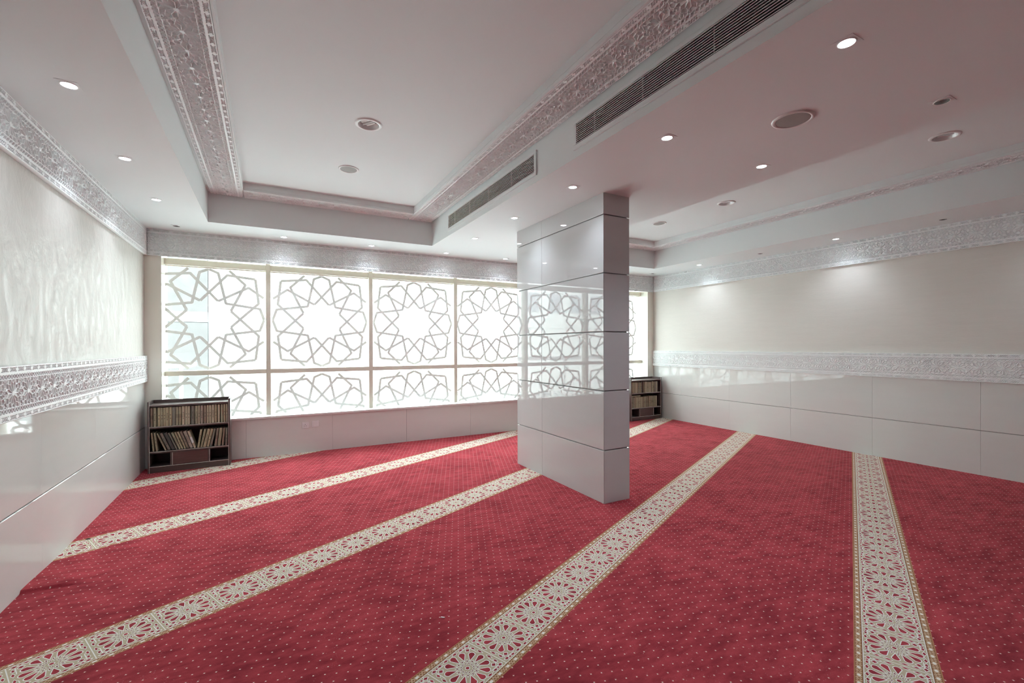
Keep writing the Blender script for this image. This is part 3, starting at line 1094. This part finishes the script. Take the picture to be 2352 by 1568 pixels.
def bookcase(x0, label):
    t = thing('bookcase', label, 'bookcase', (x0 + BW / 2, FRONT, 0), 0.0)
    h = BW / 2
    st = 0.020

    def part(nm, x0_, x1_, y0, y1, z0, z1, m_='wood', edge=True):
        q = MB()
        q.box(x0_, x1_, y0, y1, z0, z1)
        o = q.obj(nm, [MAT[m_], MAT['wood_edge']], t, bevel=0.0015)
        return o

    for s in (-1, 1):
        a, b_ = sorted((s * h, s * (h - st)))
        part('side_panel', a, b_, 0, DEP, 0, BH)
    i = h - st
    part('top_board', -i, i, 0.004, DEP - 0.006, TOPB - 0.024, TOPB)
    part('top_rail', -i, i, DEP - 0.018, DEP - 0.0062, TOPB, BH)
    part('shelf', -i, i, 0.006, DEP - 0.006, SH1 - 0.022, SH1)
    part('shelf', -i, i, 0.006, DEP - 0.006, SH2 - 0.022, SH2)
    part('bottom_board', -i, i, 0.006, DEP - 0.006, BOT - 0.020, BOT)
    part('plinth', -i, i, 0.012, 0.030, 0, BOT - 0.020)
    part('back_panel', -i, i, DEP - 0.006, DEP, 0.03, BH - 0.002, 'wood_in')
    d0, d1 = -h + 0.262 * BW, -h + 0.718 * BW
    part('divider', d0, d0 + 0.018, 0.006, DEP - 0.006, BOT, SH2 - 0.022)
    part('divider', d1, d1 + 0.018, 0.006, DEP - 0.006, BOT, SH2 - 0.022)
    part('drawer_front', d0 + 0.020, d1 - 0.002, 0.008, 0.026, BOT + 0.002, SH2 - 0.024, 'drawer')
    # front edges paler than the boards, each a thin strip
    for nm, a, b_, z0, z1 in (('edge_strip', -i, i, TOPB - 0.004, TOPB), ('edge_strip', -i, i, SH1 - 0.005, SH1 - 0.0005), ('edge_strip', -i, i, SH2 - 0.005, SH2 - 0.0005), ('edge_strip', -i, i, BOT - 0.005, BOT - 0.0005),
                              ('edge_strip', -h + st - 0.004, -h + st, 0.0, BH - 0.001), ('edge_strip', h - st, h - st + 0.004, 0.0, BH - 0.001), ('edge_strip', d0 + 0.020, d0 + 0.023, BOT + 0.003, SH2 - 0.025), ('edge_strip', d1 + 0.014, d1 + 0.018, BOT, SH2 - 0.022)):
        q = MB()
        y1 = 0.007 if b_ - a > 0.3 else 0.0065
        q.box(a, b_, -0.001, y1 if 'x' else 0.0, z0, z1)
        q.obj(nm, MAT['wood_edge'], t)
    return t


case1 = bookcase(-1.258, 'dark brown bookcase in the left corner below the first window')
case2 = bookcase(6.290, 'dark brown bookcase in the right corner, partly behind the pillar')

# ------------------------------------------------------------------ books
# unit book: x -0.5..0.5 thick, y -0.5 spine .. 0.5 fore edge, z 0..1
cov = MB()
sec = []
for i in range(7):
    a = PI + PI * i / 6
    sec.append((0.5 * math.cos(a), -0.44 + 0.06 * math.sin(a)))
cov.prism(sec + [(0.5, 0.5), (0.40, 0.5), (0.40, -0.40), (-0.40, -0.40), (-0.40, 0.5), (-0.5, 0.5)], 0, 1)
pg = MB()
pg.box(-0.395, 0.395, -0.39, 0.47, 0.022, 0.978)
pages_me = pg.mesh('pages', MAT['pages'])
cov_me = {}


def cover_mesh(colname, kind):
    key = (colname, kind)
    if key not in cov_me:
        cov_me[key] = cov.mesh('book', bmat(colname, kind))
    return cov_me[key]


ORD = ['', 'first', 'second', 'third', 'fourth', 'fifth', 'sixth', 'seventh', 'eighth', 'ninth', 'tenth', 'eleventh', 'twelfth', 'thirteenth', 'fourteenth', 'fifteenth', 'sixteenth',
       'seventeenth', 'eighteenth', 'nineteenth', 'twentieth', 'twenty-first', 'twenty-second', 'twenty-third', 'twenty-fourth', 'twenty-fifth', 'twenty-sixth', 'twenty-seventh', 'twenty-eighth']


def book(xb, z, thick, hgt, dep, lean, yfront, colname, kind, label, group, flat=False):
    o = bpy.data.objects.new('book', cover_mesh(colname, kind))
    C.objects.link(o)
    tag(o, label, 'book', group)
    M_ = Matrix.Translation((xb, yfront + dep / 2, z + 0.0006)) @ Matrix.Rotation(lean, 4, 'Y') @ Matrix.Diagonal((thick, dep, hgt, 1))
    o.matrix_world = M_
    c_ = bpy.data.objects.new('pages', pages_me)
    C.objects.link(c_)
    c_.parent = o
    return o


u1 = lambda q: -1.258 + (q - 11) / 2106.0 * BW          # zoomed-photo column to metres along the case
top = [(75, 130), (150, 220), (250, 320), (328, 385), (392, 448), (450, 525), (535, 600), (608, 690), (698, 765), (780, 830), (850, 918), (935, 990), (998, 1055), (1085, 1165),
       (1185, 1255), (1265, 1310), (1328, 1392), (1410, 1480), (1492, 1540), (1555, 1605), (1620, 1685), (1700, 1755), (1780, 1835), (1865, 1920), (1938, 1990), (2008, 2050)]
tk = ['brown band', 'olive oval', 'tan dots', 'olive dots', 'tan dots', 'tan oval', 'tan dots', 'grey plain', 'olive band', 'tan band', 'beige oval', 'beige dots', 'beige dots',
      'grey oval', 'olive oval', 'beige dots', 'pinkish_beige oval', 'brown dots', 'beige dots', 'beige dots', 'beige oval', 'tan dots', 'beige plain', 'olive plain', 'tan dots', 'beige dots']
KN = {'dots': 'with two dark spine dots', 'oval': 'with an oval spine ornament', 'plain': 'with a plain spine', 'band': 'with a dark spine band', 'label': 'with a white spine label'}
for i, ((a, b_), k) in enumerate(zip(top, tk)):
    cn, kd = k.split()
    cn = cn.replace('_', ' ')
    xa, xb_ = u1(a - 4), u1(b_ + 4)
    book((xa + xb_) / 2, SH1, xb_ - xa - 0.0006, 0.222 + 0.006 * random.random(), 0.165, 0.0, FRONT + 0.014 + 0.004 * random.random(), cn, kd,
         '%s book %s, %s from left, upper shelf, left bookcase' % (cn, KN[kd], ORD[i + 1]), 'books on the upper shelf of the left bookcase')
# lower shelf: (top-left, bottom-left, width) columns of leaning books
low = [((80, 125), (122, 168), 'tan oval'), ((146, 200), (206, 258), 'olive dots'), ((205, 265), (420, 468), 'olive dots'), ((290, 360), (495, 570), 'grey oval'), ((390, 465), (585, 680), 'dark_grey plain'),
       ((480, 545), (695, 745), 'grey plain'), ((560, 630), (760, 825), 'olive oval'), ((640, 700), (832, 890), 'tan dots'), ((715, 770), (900, 960), 'tan dots'), ((785, 845), (970, 1035), 'brown dots'),
       ((865, 955), (1043, 1135), 'pinkish_beige oval'), ((975, 1035), (1145, 1210), 'beige label'), ((1310, 1375), (1230, 1292), 'tan oval'), ((1415, 1480), (1308, 1372), 'olive dots'), ((1505, 1590), (1380, 1465), 'tan oval'),
       ((1600, 1665), (1472, 1545), 'tan dots'), ((1680, 1735), (1555, 1615), 'grey plain'), ((1750, 1815), (1680, 1750), 'brown band'), ((1835, 1905), (1765, 1850), 'olive plain'), ((1930, 1980), (1880, 1940), 'brown plain'), ((1995, 2050), (1975, 2038), 'grey dots')]
Hb = 0.224
for i, (tp, bt, k) in enumerate(low):
    cn, kd = k.split()
    cn = cn.replace('_', ' ')
    xbl, xbr = u1(bt[0]), u1(bt[1])
    wd = (xbr - xbl)
    dxx = (u1(sum(tp) / 2) - u1(sum(bt) / 2))
    lean = math.asin(max(-0.6, min(0.6, dxx / Hb)))
    th = wd * math.cos(lean) - 0.0008
    # the lower corner rests on the shelf
    zc = SH2 + abs(math.sin(lean)) * th / 2 + 0.0003
    ldir = 'leaning left' if lean < -0.03 else ('leaning right' if lean > 0.03 else 'upright')
    book((xbl + xbr) / 2, zc, th, Hb - 0.004 * random.random(), 0.165, lean, FRONT + 0.014 + 0.004 * random.random(), cn, kd,
         '%s book %s, %s from left, lower shelf, left bookcase' % (cn, ldir, ORD[i + 1]), 'leaning books on the lower shelf of the left bookcase')
# right bookcase: tightly filled rows, seen small
rng = random.Random(3)
for zz, nm, gaps, wts in ((SH1, 'upper', (1, 11, 12), 0), (SH2, 'lower', (0, 18), 1)):
    x = 6.290 + 0.024
    i = 0
    end = 6.290 + BW - (0.052 if zz == SH1 else 0.075)
    while i < 27:
        th = rng.uniform(0.019, 0.031)
        if i in gaps:
            x += rng.uniform(0.014, 0.024)
        if x + th > end:
            break
        cn, kd = rng.choice((('tan', 'dots'), ('beige', 'plain'), ('beige', 'dots'), ('olive', 'dots'), ('olive', 'band'), ('brown', 'plain'), ('grey', 'dots'), ('olive', 'plain')))
        book(x + th / 2, zz, th - 0.0006, rng.uniform(0.208, 0.222), 0.165, 0.0, FRONT + 0.014 + 0.005 * rng.random(), cn, kd,
             '%s book %s, %s from left, %s shelf, right bookcase' % (cn, KN[kd], ORD[i + 1], nm), 'books on the %s shelf of the right bookcase' % nm)
        x += th
        i += 1
# one book laid flat along the top of the lower row
o = bpy.data.objects.new('book', cover_mesh('olive', 'plain'))
C.objects.link(o)
tag(o, 'thin olive book lying flat on the lower row, right bookcase', 'book')
o.matrix_world = Matrix.Translation((6.33, FRONT + 0.10, SH2 + 0.2345)) @ Matrix.Rotation(PI / 2, 4, 'Y') @ Matrix.Diagonal((0.022, 0.165, 0.235, 1))
c_ = bpy.data.objects.new('pages', pages_me)
C.objects.link(c_)
c_.parent = o

# ------------------------------------------------------------------ scrap on the carpet
p = MB()
p.prism([(-0.011, -0.003), (0.010, -0.004), (0.012, 0.002), (-0.009, 0.004)], 0.001, 0.004)
o = p.obj('paper_scrap', MAT['paper'])
o.location = (0.842, 2.369, 0.0)
o.rotation_euler = (0.05, 0.1, -0.45)
tag(o, 'tiny white scrap of paper lying on the red carpet', 'litter')

p = MB()
p.lathe([(0.0001, 0.006), (0.008, 0.0055), (0.014, 0.0035), (0.011, 0.001), (0.0001, 0.001)], 9)
p.v = [(a * (1 + 0.5 * math.sin(5 * a * 200 + k)), b_ * 0.7, c) for k, (a, b_, c) in enumerate(p.v)]
o = p.obj('lint', MAT['lint'])
o.location = (-1.240, 4.658, 0.0008)
tag(o, 'small dark tuft of lint on the second patterned band near the left wall', 'litter')

# ------------------------------------------------------------------ outside
mb = MB()
mb.box(-40, 60, YB + 0.6, 70, -1.1, -0.8)
struct(mb.obj('ground', MAT['paving']))


def far_building(name, label, x0, x1, y, ztop, matn, rows_, cols, wz, ww, wh, z_first, bands, dep=4.5):
    t = thing(name, label, 'building', ((x0 + x1) / 2, y, -0.8))
    h = (x1 - x0) / 2
    p = MB()
    p.box(-h, h, 0, dep, 0, ztop + 0.8)
    p.obj('facade', MAT[matn], t)
    for z in bands:
        q = MB()
        q.box(-h, h, -0.03, 0, z + 0.8, z + 1.15)
        q.obj('storey_band', MAT['facade'], t)
    if rows_:
        s = MB()
        s.box(-ww / 2, ww / 2, -0.03, 0.02, 0, wh)
        me = s.mesh('window', MAT['window_far'])
        for r in range(rows_):
            for c in range(cols):
                inst('window', me, t, (-h + (c + 0.5) * 2 * h / cols, 0, z_first + 0.8 + r * wz))
    return t


far_building('apartment_block', 'pale tall apartment block with rows of windows, outside to the left', -26.0, -3.2, 24.0, 24.0, 'facade', 7, 14, 2.7, 0.8, 1.2, 3.6, [2.6])
far_building('street_house', 'pale low building facing the street, outside the second and third windows', -1.85, 30.0, 19.0, 9.5, 'facade', 1, 16, 2.8, 0.8, 1.0, 5.3, [2.9, 4.7])
far_building('annexe', 'narrow grey building with a white band, outside the first window', -4.2, -1.86, 18.94, 9.5, 'facade_grey', 0, 0, 0, 0, 0, 0, [2.35], 3.0)
t = thing('awning', 'dark grey cloth awning seen low through the windows', 'awning', (-4.6, 15.0, 0))
p = MB()
p.prism([(-2.8, -0.7), (2.8, -0.7), (2.8, 0.7), (-2.8, 0.7)], 0.95, 1.05)
p.obj('canopy', MAT['awning'], t)
for sx in (-2.6, 0, 2.6):
    p = MB()
    p.box(sx - 0.04, sx + 0.04, -0.6, -0.52, -0.8, 0.95)
    p.obj('post', MAT['facade'], t)
t = thing('balustrade', 'low white balustrade outside the windows', 'fence', (3.0, 11.5, -0.8))
p = MB()
p.box(-12, 12, -0.06, 0.06, 0.95, 1.05)
p.obj('rail', MAT['facade'], t)
s = MB()
s.box(-0.04, 0.04, -0.04, 0.04, 0, 0.95)
me = s.mesh('baluster', MAT['facade'])
for i in range(60):
    inst('baluster', me, t, (-11.8 + i * 0.4, 0, 0))
